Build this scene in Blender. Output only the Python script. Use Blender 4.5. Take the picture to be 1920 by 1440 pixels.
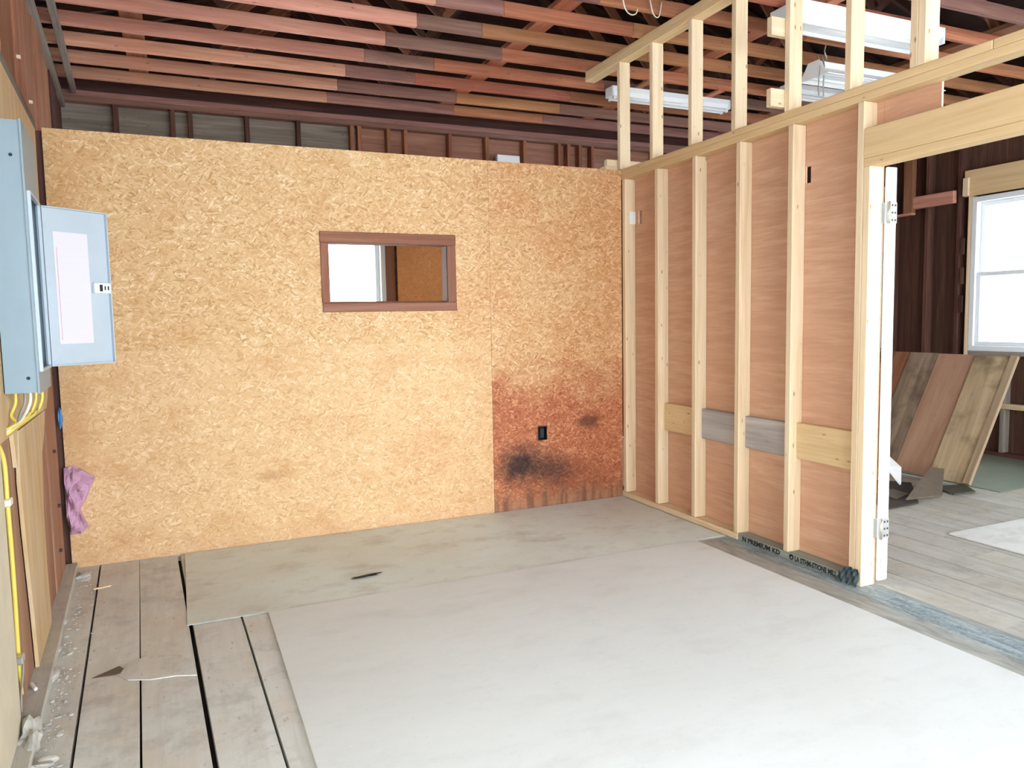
import bpy, bmesh, math, random
from mathutils import Vector, Matrix
random.seed(7)
S = bpy.context.scene
COL = S.collection
for o in list(bpy.data.objects): bpy.data.objects.remove(o)

# ------------------------------------------------------------------ camera
CAM = (-3.045, -4.8083, 1.3656); YAW, PITCH, ROLL, FPX = .4177, -.0868, -.0185, 1403.8
fw = Vector((math.sin(YAW)*math.cos(PITCH), math.cos(YAW)*math.cos(PITCH), math.sin(PITCH)))
rt = Vector((math.cos(YAW), -math.sin(YAW), 0)); up = rt.cross(fw)
r2 = rt*math.cos(ROLL) + up*math.sin(ROLL); u2 = up*math.cos(ROLL) - rt*math.sin(ROLL)
cd = bpy.data.cameras.new('camera'); cam = bpy.data.objects.new('camera', cd); COL.objects.link(cam)
cam.matrix_world = Matrix(((r2.x, u2.x, -fw.x, CAM[0]), (r2.y, u2.y, -fw.y, CAM[1]), (r2.z, u2.z, -fw.z, CAM[2]), (0, 0, 0, 1)))
cd.sensor_fit = 'HORIZONTAL'; cd.sensor_width = 36; cd.lens = FPX/1920*36; cd.clip_start = .05; cd.clip_end = 500
S.camera = cam
# ------------------------------------------------------------------ overcast sky, exposure
w = bpy.data.worlds.new('overcast_sky'); S.world = w; w.use_nodes = True
bg = w.node_tree.nodes['Background']; bg.inputs[0].default_value = (.88, .95, 1, 1); bg.inputs[1].default_value = 5.0
S.view_settings.view_transform = 'Standard'; S.view_settings.look = 'None'; S.view_settings.gamma = 1
S.view_settings.use_curve_mapping = False; S.view_settings.exposure = 1.22
def portal(loc, rot, sx, sy):
    L = bpy.data.lights.new('daylight_portal', 'AREA'); L.shape = 'RECTANGLE'; L.size = sx; L.size_y = sy
    L.cycles.is_portal = True
    o = bpy.data.objects.new('daylight_portal', L); COL.objects.link(o); o.location = loc; o.rotation_euler = rot
R90 = math.pi/2
FY = -6.7                                   # front wall
DOOR = (-3.1, 3.3, .0, 2.95)                # assumed garage doorway in the front wall, enlarged to light the floor
WINR = [(-.95, 0.0, .98, 2.43), (-3.75, -2.75, .98, 2.43), (-6.2, -5.2, .98, 2.43), (.95, 1.95, .98, 2.43)]   # right wall windows: first is seen, last added to light the back joists
WINB = (-3.3, -1.17, .55, 2.35)            # back wall window, widened out of view to let in more light
portal(((DOOR[0]+DOOR[1])/2, FY, 1.475), (R90, 0, math.pi), 6.4, 2.95)       # faces +y
for a, b, c, d in WINR: portal((3.96, (a+b)/2, (c+d)/2), (0, R90, 0), d-c, b-a)
portal((-2.235, 2.44, 1.45), (-R90, 0, math.pi), 2.13, 1.8)
WINL_ADDED = (-6.1, -3.3, .75, 2.35)              # unseen left window added to light the partition, in that wall's own frame
portal((-3.675-.06+.047*4.7, -4.7, 1.55), (0, -R90, math.atan(.047)), 1.6, 2.8)

# ------------------------------------------------------------------ node helpers
def newmat(name):
    m = bpy.data.materials.new(name); m.use_nodes = True
    nt = m.node_tree; return m, nt, nt.nodes['Principled BSDF']
def node(nt, t, ins=None, **kw):
    n = nt.nodes.new(t)
    for k, v in kw.items(): setattr(n, k, v)
    for k, v in (ins or {}).items():
        if isinstance(v, bpy.types.NodeSocket): nt.links.new(v, n.inputs[k])
        else: n.inputs[k].default_value = v
    return n
def ramp(nt, fac, stops, interp='LINEAR'):
    n = nt.nodes.new('ShaderNodeValToRGB'); cr = n.color_ramp; cr.interpolation = interp
    while len(cr.elements) > 1: cr.elements.remove(cr.elements[0])
    cr.elements[0].position = stops[0][0]; cr.elements[0].color = stops[0][1]
    for p, c in stops[1:]:
        e = cr.elements.new(p); e.color = c
    nt.links.new(fac, n.inputs[0]); return n.outputs[0]
def bw(nt, fac, a, b): return ramp(nt, fac, [(a, (0, 0, 0, 1)), (b, (1, 1, 1, 1))])
def mix(nt, fac, a, b, mode='MIX'):
    n = nt.nodes.new('ShaderNodeMix'); n.data_type = 'RGBA'; n.blend_type = mode
    for k, v in ((0, fac), (6, a), (7, b)):
        if isinstance(v, bpy.types.NodeSocket): nt.links.new(v, n.inputs[k])
        else: n.inputs[k].default_value = v
    return n.outputs[2]
def math_(nt, op, a, b=0, clamp=False):
    n = nt.nodes.new('ShaderNodeMath'); n.operation = op; n.use_clamp = clamp
    for k, v in ((0, a), (1, b)):
        if isinstance(v, bpy.types.NodeSocket): nt.links.new(v, n.inputs[k])
        else: n.inputs[k].default_value = v
    return n.outputs[0]
def vmath(nt, op, a, b):
    n = nt.nodes.new('ShaderNodeVectorMath'); n.operation = op
    for k, v in ((0, a), (1, b)):
        if isinstance(v, bpy.types.NodeSocket): nt.links.new(v, n.inputs[k])
        else: n.inputs[k].default_value = v
    return n.outputs[0]
def noise(nt, vec, scale, detail=4, rough=.55, dist=0):
    n = node(nt, 'ShaderNodeTexNoise', {'Vector': vec, 'Scale': scale, 'Detail': detail, 'Roughness': rough, 'Distortion': dist})
    return n.outputs['Fac']
def mapping(nt, vec, scale=(1, 1, 1), rot=(0, 0, 0), loc=(0, 0, 0)):
    return node(nt, 'ShaderNodeMapping', {'Vector': vec, 'Scale': scale, 'Rotation': rot, 'Location': loc}).outputs[0]
def sr(r, g, b):
    f = lambda c: (c/255/12.92) if c/255 <= .04045 else ((c/255+.055)/1.055)**2.4
    return (f(r), f(g), f(b), 1)
def bump(nt, bs, h, strength=.2, dist=.002):
    n = node(nt, 'ShaderNodeBump', {'Height': h, 'Strength': strength, 'Distance': dist}); nt.links.new(n.outputs[0], bs.inputs['Normal'])
def plain(name, c, rough=.6, metal=0, var=0):
    m, nt, bs = newmat(name)
    bs.inputs['Base Color'].default_value = c; bs.inputs['Roughness'].default_value = rough; bs.inputs['Metallic'].default_value = metal
    if var:
        tc = node(nt, 'ShaderNodeTexCoord').outputs['Object']
        f = noise(nt, tc, 9, 5)
        nt.links.new(mix(nt, bw(nt, f, .35, .7), c, tuple(x*(1-var) for x in c[:3])+(1,)), bs.inputs['Base Color'])
    return m
_w = {}
AX = {'x': 0, 'y': 1, 'z': 2}
def wood(name, dark, mid, light, axis='z', knots=.0, var=.12, hue=.0, rough=.7, across=16, stain=None, blotch=0, dirt=0):
    key = (name, axis)
    if key in _w: return _w[key]
    m, nt, bs = newmat(name+'_'+axis)
    tc = node(nt, 'ShaderNodeTexCoord').outputs['Object']
    oi = node(nt, 'ShaderNodeObjectInfo').outputs['Random']
    off = node(nt, 'ShaderNodeCombineXYZ', {'X': math_(nt, 'MULTIPLY', oi, 37.), 'Y': math_(nt, 'MULTIPLY', oi, 91.), 'Z': math_(nt, 'MULTIPLY', oi, 53.)}).outputs[0]
    v = vmath(nt, 'ADD', tc, off)
    sc = [across]*3; sc[AX[axis]] = .9
    f1 = noise(nt, mapping(nt, v, sc), 1, 5, .6, .8)
    sc2 = [across*5]*3; sc2[AX[axis]] = 2.5
    f2 = noise(nt, mapping(nt, v, sc2), 1, 4, .6, .2)
    f = math_(nt, 'ADD', math_(nt, 'MULTIPLY', f1, .65), math_(nt, 'MULTIPLY', f2, .35))
    c = ramp(nt, f, [(.3, dark), (.5, mid), (.68, light)])
    if blotch:
        fb = noise(nt, v, 2.2, 4, .6)
        c = mix(nt, math_(nt, 'MULTIPLY', bw(nt, fb, .48, .66), blotch), c, stain)
    if dirt:
        d1 = noise(nt, v, 5.5, 8, .72); d2 = noise(nt, v, 38, 3, .6); d3 = noise(nt, v, 14, 6, .7)
        c = mix(nt, math_(nt, 'MULTIPLY', bw(nt, d1, .5, .68), dirt), c, tuple(x*.52 for x in dark[:3])+(1,))
        c = mix(nt, math_(nt, 'MULTIPLY', bw(nt, d2, .66, .72), dirt), c, tuple(x*.4 for x in dark[:3])+(1,))
        c = mix(nt, math_(nt, 'MULTIPLY', bw(nt, d3, .6, .7), dirt*.8), c, tuple(min(1, x*1.15) for x in light[:3])+(1,))
    if knots:
        sk = [21]*3; sk[AX[axis]] = 8.5
        vo = node(nt, 'ShaderNodeTexVoronoi', {'Vector': mapping(nt, v, sk), 'Scale': 1.0})
        kd = vo.outputs['Distance']
        kk = math_(nt, 'MULTIPLY', ramp(nt, kd, [(.07, (1, 1, 1, 1)), (.15, (0, 0, 0, 1))]), math_(nt, 'MULTIPLY', bw(nt, node(nt, 'ShaderNodeSeparateColor', {'Color': vo.outputs['Color']}).outputs['Red'], .45, .5), knots))
        c = mix(nt, kk, c, (dark[0]*.42, dark[1]*.34, dark[2]*.28, 1))
    h = node(nt, 'ShaderNodeHueSaturation', {'Hue': math_(nt, 'ADD', math_(nt, 'MULTIPLY', math_(nt, 'SUBTRACT', oi, .5), hue), .5),
        'Value': math_(nt, 'ADD', math_(nt, 'MULTIPLY', math_(nt, 'FRACT', math_(nt, 'MULTIPLY', oi, 7.3)), 2*var), 1-var), 'Color': c})
    nt.links.new(h.outputs[0], bs.inputs['Base Color']); bs.inputs['Roughness'].default_value = rough
    bs.inputs['Specular IOR Level'].default_value = .25
    bump(nt, bs, f2, .25, .002)
    _w[key] = m; return m
def pine(ax): return wood('pine', sr(206, 178, 142), sr(224, 200, 166), sr(233, 214, 184), ax, .8, .04)
def pine_tan(ax): return wood('pine_tan', sr(198, 166, 122), sr(214, 184, 140), sr(223, 196, 154), ax, .6, .04)
def joistL(ax): return wood('joist_pink', sr(166, 110, 92), sr(198, 140, 118), sr(220, 166, 142), ax, .55, .14, .015)
def joistM(ax): return wood('joist_mauve', sr(114, 78, 70), sr(140, 100, 90), sr(164, 122, 110), ax, .3, .2, .02)
def joistR(ax): return wood('joist_orange', sr(142, 88, 64), sr(174, 112, 82), sr(196, 136, 102), ax, .4, .22, .03)
def oldred(ax): return wood('old_red_wood', sr(112, 70, 52), sr(146, 96, 72), sr(170, 120, 94), ax, .4, .18, .02)
def oldbrown(ax): return wood('old_brown_wood', sr(124, 88, 68), sr(154, 114, 92), sr(176, 140, 116), ax, .5, .08, .01)
def olddark(ax): return wood('old_dark_wood', sr(58, 36, 31), sr(84, 54, 46), sr(108, 74, 62), ax, .3, .2, .02)
def oldgrey(ax): return wood('old_grey_wood', sr(98, 88, 80), sr(130, 120, 110), sr(156, 146, 136), ax, .4, .15, .02)
def floorgrey(ax): return wood('grey_floor_board', sr(168, 165, 156), sr(186, 184, 176), sr(200, 199, 192), ax, .35, .06, .01, .65, 9, sr(180, 170, 152), .6, .4)
def floorwood(ax): return wood('worn_floor_board', sr(196, 195, 189), sr(212, 213, 209), sr(220, 222, 220), ax, .35, .04, .01, .65, 9, sr(204, 194, 178), .7, .42)
def greyboard(ax): return wood('weathered_grey_board', sr(140, 132, 128), sr(166, 158, 154), sr(186, 180, 174), ax, .2, .05)
def tanply(ax): return wood('tan_plywood', sr(176, 146, 106), sr(200, 172, 132), sr(214, 190, 154), ax, .0, .05, 0, .7, 7, sr(206, 190, 164), .5)

def ply_material():
    m, nt, bs = newmat('lauan_plywood')
    p = node(nt, 'ShaderNodeNewGeometry').outputs['Position']
    f1 = noise(nt, mapping(nt, p, (2, 2.2, 22)), 1, 5, .6, .6)
    f2 = noise(nt, mapping(nt, p, (2, 6, 90)), 1, 4, .6)
    f3 = noise(nt, p, 1.3, 3)
    f = math_(nt, 'ADD', math_(nt, 'MULTIPLY', f1, .6), math_(nt, 'MULTIPLY', f2, .4))
    c = ramp(nt, f, [(.3, sr(190, 144, 118)), (.5, sr(204, 160, 132)), (.68, sr(216, 178, 150))])
    c = mix(nt, math_(nt, 'MULTIPLY', bw(nt, f3, .4, .65), .35), c, sr(196, 146, 116))
    nt.links.new(c, bs.inputs['Base Color']); bs.inputs['Roughness'].default_value = .55; bs.inputs['Specular IOR Level'].default_value = .3
    return m
PLY = ply_material()

def osb_material(name, red):
    m, nt, bs = newmat(name)
    p = node(nt, 'ShaderNodeNewGeometry').outputs['Position']
    wob = node(nt, 'ShaderNodeTexNoise', {'Vector': p, 'Scale': 7., 'Detail': 2})
    pw = vmath(nt, 'ADD', p, vmath(nt, 'MULTIPLY', vmath(nt, 'SUBTRACT', wob.outputs['Color'], (.5, .5, .5)), (.07, .0, .07)))
    def strands(rot, sx, sz, sc):
        v = mapping(nt, mapping(nt, pw, (1, 1, 1), (0, rot, 0)), (sx, 0, sz))
        return node(nt, 'ShaderNodeTexVoronoi', {'Vector': v, 'Scale': sc}).outputs['Color']
    a = strands(.15, 20, 100, 1); b = strands(-.6, 22, 105, 1); d = strands(.95, 24, 110, 1)
    sel = noise(nt, p, 30, 2); sel2 = noise(nt, mapping(nt, p, loc=(5, 3, 1)), 26, 2)
    g = mix(nt, bw(nt, sel, .48, .52), a, b); g = mix(nt, bw(nt, sel2, .52, .56), g, d)
    gv = node(nt, 'ShaderNodeSeparateColor', {'Color': g}).outputs['Red']
    big = noise(nt, p, 1.7, 4, .6)
    sx_ = node(nt, 'ShaderNodeSeparateXYZ', {'Vector': p})
    X, Z = sx_.outputs['X'], sx_.outputs['Z']
    light = ramp(nt, gv, [(0, sr(182, 142, 94)), (.2, sr(202, 163, 114)), (.55, sr(212, 176, 129)), (.85, sr(219, 187, 143)), (1, sr(232, 208, 172))])
    warm = ramp(nt, gv, [(0, sr(172, 118, 72)), (.25, sr(192, 140, 94)), (.6, sr(202, 154, 108)), (1, sr(222, 182, 140))])
    redc = ramp(nt, gv, [(0, sr(142, 78, 50)), (.25, sr(164, 96, 64)), (.65, sr(176, 108, 74)), (1, sr(206, 146, 106))])
    fx = math_(nt, 'ADD', math_(nt, 'MULTIPLY', math_(nt, 'ADD', X, 2.5), .36), math_(nt, 'MULTIPLY', math_(nt, 'SUBTRACT', big, .5), 1.5))
    c = mix(nt, bw(nt, fx, .25, .85), light, warm)
    def blob(cx, cz, rx, rz, lo=.6, hi=1.1, nz=.6, ns=6):
        v = vmath(nt, 'MULTIPLY', vmath(nt, 'SUBTRACT', p, (cx, 0, cz)), (1/rx, 0, 1/rz))
        L = node(nt, 'ShaderNodeVectorMath', {0: v}, operation='LENGTH').outputs['Value']
        L = math_(nt, 'ADD', L, math_(nt, 'MULTIPLY', math_(nt, 'SUBTRACT', noise(nt, p, ns, 4, .65), .5), nz*2))
        return ramp(nt, L, [(lo, (1, 1, 1, 1)), (hi, (0, 0, 0, 1))])
    if name.endswith('orange'): c = mix(nt, .65, c, sr(232, 150, 84))
    if red:
        rr = math_(nt, 'ADD', math_(nt, 'MULTIPLY', math_(nt, 'SUBTRACT', 1.16, Z), 2.2), math_(nt, 'MULTIPLY', math_(nt, 'SUBTRACT', noise(nt, p, 3.5, 4, .6), .5), 2.0))
        c = mix(nt, bw(nt, rr, .1, .9), c, redc)
        c = mix(nt, math_(nt, 'MULTIPLY', blob(-.42, .1, .5, .32, .4, 1.2), .5), c, sr(112, 56, 34))
        c = mix(nt, math_(nt, 'MULTIPLY', blob(-.84, .32, .27, .19, .3, 1.25, .5, 7), 1.0), c, mix(nt, gv, sr(40, 26, 25), sr(78, 52, 44)))
        c = mix(nt, math_(nt, 'MULTIPLY', blob(-.6, .27, .26, .15, .25, 1.3, .6, 8), .8), c, mix(nt, gv, sr(56, 33, 28), sr(98, 62, 48)))
        c = mix(nt, math_(nt, 'MULTIPLY', blob(-.29, .6, .13, .065, .4, 1.2, .5, 14), .75), c, sr(78, 42, 32))
        stv = mapping(nt, p, (16, 0, 1.3)); st = noise(nt, stv, 1, 3)
        low = ramp(nt, math_(nt, 'ADD', Z, math_(nt, 'MULTIPLY', math_(nt, 'SUBTRACT', st, .5), .35)), [(.02, (1, 1, 1, 1)), (.16, (0, 0, 0, 1))])
        side = ramp(nt, X, [(0, (1, 1, 1, 1)), (1, (1, 1, 1, 1))])
        c = mix(nt, math_(nt, 'MULTIPLY', low, .8), c, mix(nt, bw(nt, st, .4, .6), sr(112, 78, 60), sr(170, 128, 96)))
    else:
        mm = blob(-1.9, 1.95, .9, .22, .3, 1.3, .6, 4)
        c = mix(nt, math_(nt, 'MULTIPLY', mm, .3), c, warm)
        c = mix(nt, math_(nt, 'MULTIPLY', blob(-3.6, .8, .12, .45, .3, 1.2, .4, 5), .5), c, sr(176, 118, 62))
        c = mix(nt, math_(nt, 'MULTIPLY', blob(-3.62, 2.0, .18, .5, .3, 1.2, .4, 5), .4), c, sr(190, 134, 76))
        c = mix(nt, math_(nt, 'MULTIPLY', blob(-2.55, .42, .12, .04, .4, 1.2, .5, 10), .5), c, sr(150, 104, 62))
        low = ramp(nt, math_(nt, 'ADD', Z, math_(nt, 'MULTIPLY', math_(nt, 'SUBTRACT', noise(nt, p, 7, 4), .5), .3)), [(.0, (1, 1, 1, 1)), (.12, (0, 0, 0, 1))])
        c = mix(nt, math_(nt, 'MULTIPLY', low, .5), c, sr(196, 152, 118))
        # pale washed lower sheet
        if name.endswith('pale'): c = mix(nt, .25, c, sr(224, 190, 148))
    pat = noise(nt, mapping(nt, p, (1, 1, 1.6), loc=(2, 0, 9)), 3.1, 4, .6)
    c = mix(nt, math_(nt, 'MULTIPLY', bw(nt, pat, .5, .68), .0 if red else .35), c, sr(190, 136, 84))
    fl = node(nt, 'ShaderNodeTexVoronoi', {'Vector': mapping(nt, mapping(nt, pw, (1, 1, 1), (0, .7, 0)), (12, 0, 60)), 'Scale': 1.0}).outputs['Distance']
    fl2 = node(nt, 'ShaderNodeTexVoronoi', {'Vector': mapping(nt, mapping(nt, pw, (1, 1, 1), (0, -.5, 0), (3, 0, 7)), (14, 0, 70)), 'Scale': 1.0}).outputs['Distance']
    flm = math_(nt, 'MULTIPLY', ramp(nt, math_(nt, 'MINIMUM', fl, fl2), [(.04, (1, 1, 1, 1)), (.10, (0, 0, 0, 1))]), .5)
    c = mix(nt, flm, c, sr(150, 98, 56) if not red else sr(84, 40, 22))
    nt.links.new(c, bs.inputs['Base Color']); bs.inputs['Roughness'].default_value = .6; bs.inputs['Specular IOR Level'].default_value = .25
    bump(nt, bs, gv, .25, .002)
    return m
OSB = osb_material('osb', False); OSBP = osb_material('osb_pale', False); OSBR = osb_material('osb_red', True); OSBO = osb_material('osb_orange', False)

def sheet_floor(name, base, warm, amt, scratch=True):
    m, nt, bs = newmat(name)
    p = node(nt, 'ShaderNodeNewGeometry').outputs['Position']
    f1 = noise(nt, p, 1.1, 5, .6); f2 = noise(nt, mapping(nt, p, (3, 12, 3)), 1, 5, .65); f3 = noise(nt, p, 45, 3)
    c = mix(nt, math_(nt, 'MULTIPLY', bw(nt, f1, .4, .68), amt), base, warm)
    c = mix(nt, math_(nt, 'MULTIPLY', bw(nt, f2, .5, .75), .18), c, tuple(x*.75 for x in base[:3])+(1,))
    c = mix(nt, math_(nt, 'MULTIPLY', bw(nt, f3, .62, .72), .12), c, tuple(x*.6 for x in base[:3])+(1,))
    f4 = noise(nt, mapping(nt, p, (1, 1.8, 1)), 2.4, 6, .65); f5 = noise(nt, p, 60, 2); f6 = noise(nt, p, 9, 7, .75)
    da = .12 if scratch else .42
    c = mix(nt, math_(nt, 'MULTIPLY', bw(nt, f4, .52, .7), da), c, sr(140, 128, 110))
    c = mix(nt, math_(nt, 'MULTIPLY', bw(nt, f6, .55, .7), da*.8), c, sr(168, 166, 158))
    c = mix(nt, math_(nt, 'MULTIPLY', bw(nt, f5, .73, .77), da), c, sr(60, 54, 48))
    if scratch:
        vs = node(nt, 'ShaderNodeTexVoronoi', {'Vector': mapping(nt, p, (4, 4, 1)), 'Scale': 1.7}).outputs['Distance']
        c = mix(nt, ramp(nt, vs, [(.012, (1, 1, 1, 1)), (.022, (0, 0, 0, 1))]), c, sr(238, 238, 236))
    nt.links.new(c, bs.inputs['Base Color']); bs.inputs['Roughness'].default_value = .5; bs.inputs['Specular IOR Level'].default_value = .35
    return m
HARD = sheet_floor('grey_hardboard', sr(216, 221, 222), sr(207, 210, 209), .5)
GREEN = sheet_floor('greenish_sheet', sr(216, 228, 227), sr(206, 206, 198), .85, False)
PALE = sheet_floor('pale_sheet', sr(222, 224, 222), sr(212, 211, 205), .5, False)
MOSS = sheet_floor('green_sheet_far', sr(128, 138, 122), sr(112, 112, 98), .6, False)
def residue():
    m, nt, bs = newmat('blue_grey_residue')
    p = node(nt, 'ShaderNodeNewGeometry').outputs['Position']
    f1 = noise(nt, mapping(nt, p, (26, 5, 1)), 1, 6, .7, .6); f2 = noise(nt, p, 55, 4, .7); f3 = noise(nt, p, 5, 4)
    X = node(nt, 'ShaderNodeSeparateXYZ', {'Vector': p}).outputs['X']
    band = ramp(nt, math_(nt, 'ADD', math_(nt, 'ABSOLUTE', math_(nt, 'SUBTRACT', X, -.01)), math_(nt, 'MULTIPLY', math_(nt, 'SUBTRACT', f3, .5), .18)), [(.04, (1, 1, 1, 1)), (.13, (0, 0, 0, 1))])
    c = ramp(nt, f1, [(.35, sr(132, 134, 130)), (.5, sr(156, 156, 150)), (.66, sr(176, 176, 170))])
    d = ramp(nt, math_(nt, 'ADD', math_(nt, 'MULTIPLY', f1, .6), math_(nt, 'MULTIPLY', f2, .4)), [(.38, sr(92, 106, 112)), (.5, sr(134, 150, 156)), (.62, sr(168, 182, 188))])
    nt.links.new(mix(nt, band, c, d), bs.inputs['Base Color']); bs.inputs['Roughness'].default_value = .55
    return m
RES = residue()

WHITE = plain('white_paint', sr(236, 236, 236), .45, 0, .05)
VINYL = plain('white_vinyl', sr(226, 230, 234), .4)
LIGHTW = plain('white_enamel', sr(238, 240, 242), .35)
STEEL = plain('blue_grey_steel', sr(132, 152, 164), .38, .1, .06)
STEELD = plain('blue_grey_steel_door', sr(176, 188, 198), .32, .15, .05)
BLACK = plain('black_plastic', sr(22, 20, 20), .5)
DARK = plain('dark_void', sr(26, 18, 15), .9)
ZINC = plain('zinc_hinge', sr(198, 198, 196), .35, .7)
PAPER = plain('paper', sr(208, 203, 211), .7)
REDINK = plain('red_ink', sr(200, 120, 130), .8)
YCAB = plain('yellow_cable_sheath', sr(222, 198, 92), .5)
WCAB = plain('white_cable_sheath', sr(222, 216, 200), .5)
GCAB = plain('grey_cable_sheath', sr(150, 146, 138), .5)
BLUEP = plain('blue_plastic', sr(70, 130, 190), .5)
PINK = plain('pink_insulation', sr(208, 164, 192), .85, 0, .3)
PLASTER = plain('plaster_crumbs', sr(190, 187, 180), .9, 0, .2)
CARD = plain('grey_brown_cardboard', sr(110, 96, 82), .8, 0, .25)
TEAL = plain('teal_gasket', sr(104, 124, 128), .6, 0, .5)
TREATED = wood('treated_plate', sr(120, 126, 120), sr(146, 150, 142), sr(164, 166, 158), 'y', .1, .03)
SLATE = plain('ground_bounce', sr(240, 242, 245), .9, 0, .05)  # ground whitened to bounce light in and show white through the windows
ROOFD = wood('roof_deck', sr(36, 22, 18), sr(50, 30, 25), sr(64, 40, 33), 'y', .2, .1)  # deck colour darkened so the joist gaps read as attic shade
FRAMEW = wood('brown_frame', sr(112, 72, 54), sr(140, 94, 74), sr(160, 116, 96), 'x', .1, .08)
def glassmat():
    m, nt, bs = newmat('window_glass'); nt.nodes.remove(bs)
    t = node(nt, 'ShaderNodeBsdfTransparent', {'Color': (.94, .96, .95, 1)}); g = node(nt, 'ShaderNodeBsdfGlossy', {'Roughness': .02})
    mx = node(nt, 'ShaderNodeMixShader', {0: .05}); nt.links.new(t.outputs[0], mx.inputs[1]); nt.links.new(g.outputs[0], mx.inputs[2])
    nt.links.new(mx.outputs[0], nt.nodes['Material Output'].inputs[0]); return m
GLASS = glassmat()

# ------------------------------------------------------------------ mesh helpers
def tag(o, label=None, cat=None, group=None, kind=None):
    for k, v in (('label', label), ('category', cat), ('group', group), ('kind', kind)):
        if v: o[k] = v
    return o
def empty(name, loc=(0, 0, 0), rz=0, parent=None):
    o = bpy.data.objects.new(name, None); COL.objects.link(o); o.location = loc; o.rotation_euler = (0, 0, rz); o.empty_display_size = .1
    if parent: o.parent = parent
    return o
def fin(name, bm, mat, parent=None, loc=(0, 0, 0), smooth=False, rz=None):
    bmesh.ops.recalc_face_normals(bm, faces=bm.faces)
    me = bpy.data.meshes.new(name); bm.to_mesh(me); bm.free()
    if mat: me.materials.append(mat)
    if smooth:
        for f in me.polygons: f.use_smooth = True
    o = bpy.data.objects.new(name, me); COL.objects.link(o); o.location = loc
    if rz is not None: o.rotation_euler = (0, 0, rz)
    if parent: o.parent = parent
    return o
def addbox(bm, x0, x1, y0, y1, z0, z1, bev=0):
    vs = [bm.verts.new((x, y, z)) for x in (x0, x1) for y in (y0, y1) for z in (z0, z1)]
    fs = [bm.faces.new([vs[i] for i in q]) for q in ((0, 1, 3, 2), (4, 6, 7, 5), (0, 4, 5, 1), (2, 3, 7, 6), (0, 2, 6, 4), (1, 5, 7, 3))]
    if bev:
        es = {e for f in fs for e in f.edges}
        bmesh.ops.bevel(bm, geom=list(es), offset=bev, segments=1, affect='EDGES')
def box(name, x, y, z, mat, parent=None, bev=.003, rz=None):
    cx, cy, cz = (x[0]+x[1])/2, (y[0]+y[1])/2, (z[0]+z[1])/2
    hx, hy, hz = abs(x[1]-x[0])/2, abs(y[1]-y[0])/2, abs(z[1]-z[0])/2
    bm = bmesh.new(); addbox(bm, -hx, hx, -hy, hy, -hz, hz, min(bev, .3*min(hx, hy, hz)*2))
    return fin(name, bm, mat, parent, (cx, cy, cz), rz=rz)
def bar(name, p0, p1, wd, ht, mat, parent=None, upv=(0, 0, 1), bev=.003):
    p0, p1 = Vector(p0), Vector(p1); d = p1-p0; L = d.length; X = d.normalized(); U = Vector(upv)
    Y = U.cross(X).normalized(); Z = X.cross(Y)
    bm = bmesh.new(); addbox(bm, -L/2, L/2, -wd/2, wd/2, -ht/2, ht/2, min(bev, .3*min(wd, ht)))
    o = fin(name, bm, mat, parent)
    c = (p0+p1)/2
    o.matrix_local = Matrix(((X.x, Y.x, Z.x, c.x), (X.y, Y.y, Z.y, c.y), (X.z, Y.z, Z.z, c.z), (0, 0, 0, 1)))
    return o
def holed(name, plane, u, v, w, holes, mat, parent=None):
    # slab in plane 'xz' (w along y), 'yz' (w along x) with rectangular holes (u0,u1,v0,v1)
    us = sorted({u[0], u[1], *[max(u[0], min(u[1], a)) for h in holes for a in h[:2]]})
    vs = sorted({v[0], v[1], *[max(v[0], min(v[1], a)) for h in holes for a in h[2:]]})
    def solid(i, j):
        if i < 0 or j < 0 or i >= len(us)-1 or j >= len(vs)-1: return False
        a, b = (us[i]+us[i+1])/2, (vs[j]+vs[j+1])/2
        return not any(h[0] < a < h[1] and h[2] < b < h[3] for h in holes)
    bm = bmesh.new(); cache = {}
    c = ((u[0]+u[1])/2, (v[0]+v[1])/2, (w[0]+w[1])/2)
    def V(i, j, k):
        if (i, j, k) not in cache:
            a, b, d = us[i]-c[0], vs[j]-c[1], w[k]-c[2]
            cache[i, j, k] = bm.verts.new((a, d, b) if plane == 'xz' else (d, a, b))
        return cache[i, j, k]
    for i in range(len(us)-1):
        for j in range(len(vs)-1):
            if not solid(i, j): continue
            bm.faces.new([V(i, j, 0), V(i+1, j, 0), V(i+1, j+1, 0), V(i, j+1, 0)])
            bm.faces.new([V(i, j, 1), V(i, j+1, 1), V(i+1, j+1, 1), V(i+1, j, 1)])
            for (di, dj, a, b) in ((-1, 0, (i, j), (i, j+1)), (1, 0, (i+1, j), (i+1, j+1)), (0, -1, (i, j), (i+1, j)), (0, 1, (i, j+1), (i+1, j+1))):
                if not solid(i+di, j+dj): bm.faces.new([V(*a, 0), V(*b, 0), V(*b, 1), V(*a, 1)])
    return fin(name, bm, mat, parent, (c[0], c[2], c[1]) if plane == 'xz' else (c[2], c[0], c[1]))
def prism(name, pts, axis, a, b, mat, parent=None, bev=.0):
    # polygon extruded along an axis; pts are the two other coords in order
    bm = bmesh.new()
    def mk(p, t): return {'x': (t, p[0], p[1]), 'y': (p[0], t, p[1]), 'z': (p[0], p[1], t)}[axis]
    n = len(pts); m0 = sum(p[0] for p in pts)/n; m1 = sum(p[1] for p in pts)/n; mt = (a+b)/2
    A = [bm.verts.new(mk((p[0]-m0, p[1]-m1), a-mt)) for p in pts]; B = [bm.verts.new(mk((p[0]-m0, p[1]-m1), b-mt)) for p in pts]
    bm.faces.new(A); bm.faces.new(B[::-1])
    for i in range(n): bm.faces.new([A[i], A[(i+1) % n], B[(i+1) % n], B[i]])
    return fin(name, bm, mat, parent, mk((m0, m1), mt))
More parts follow.
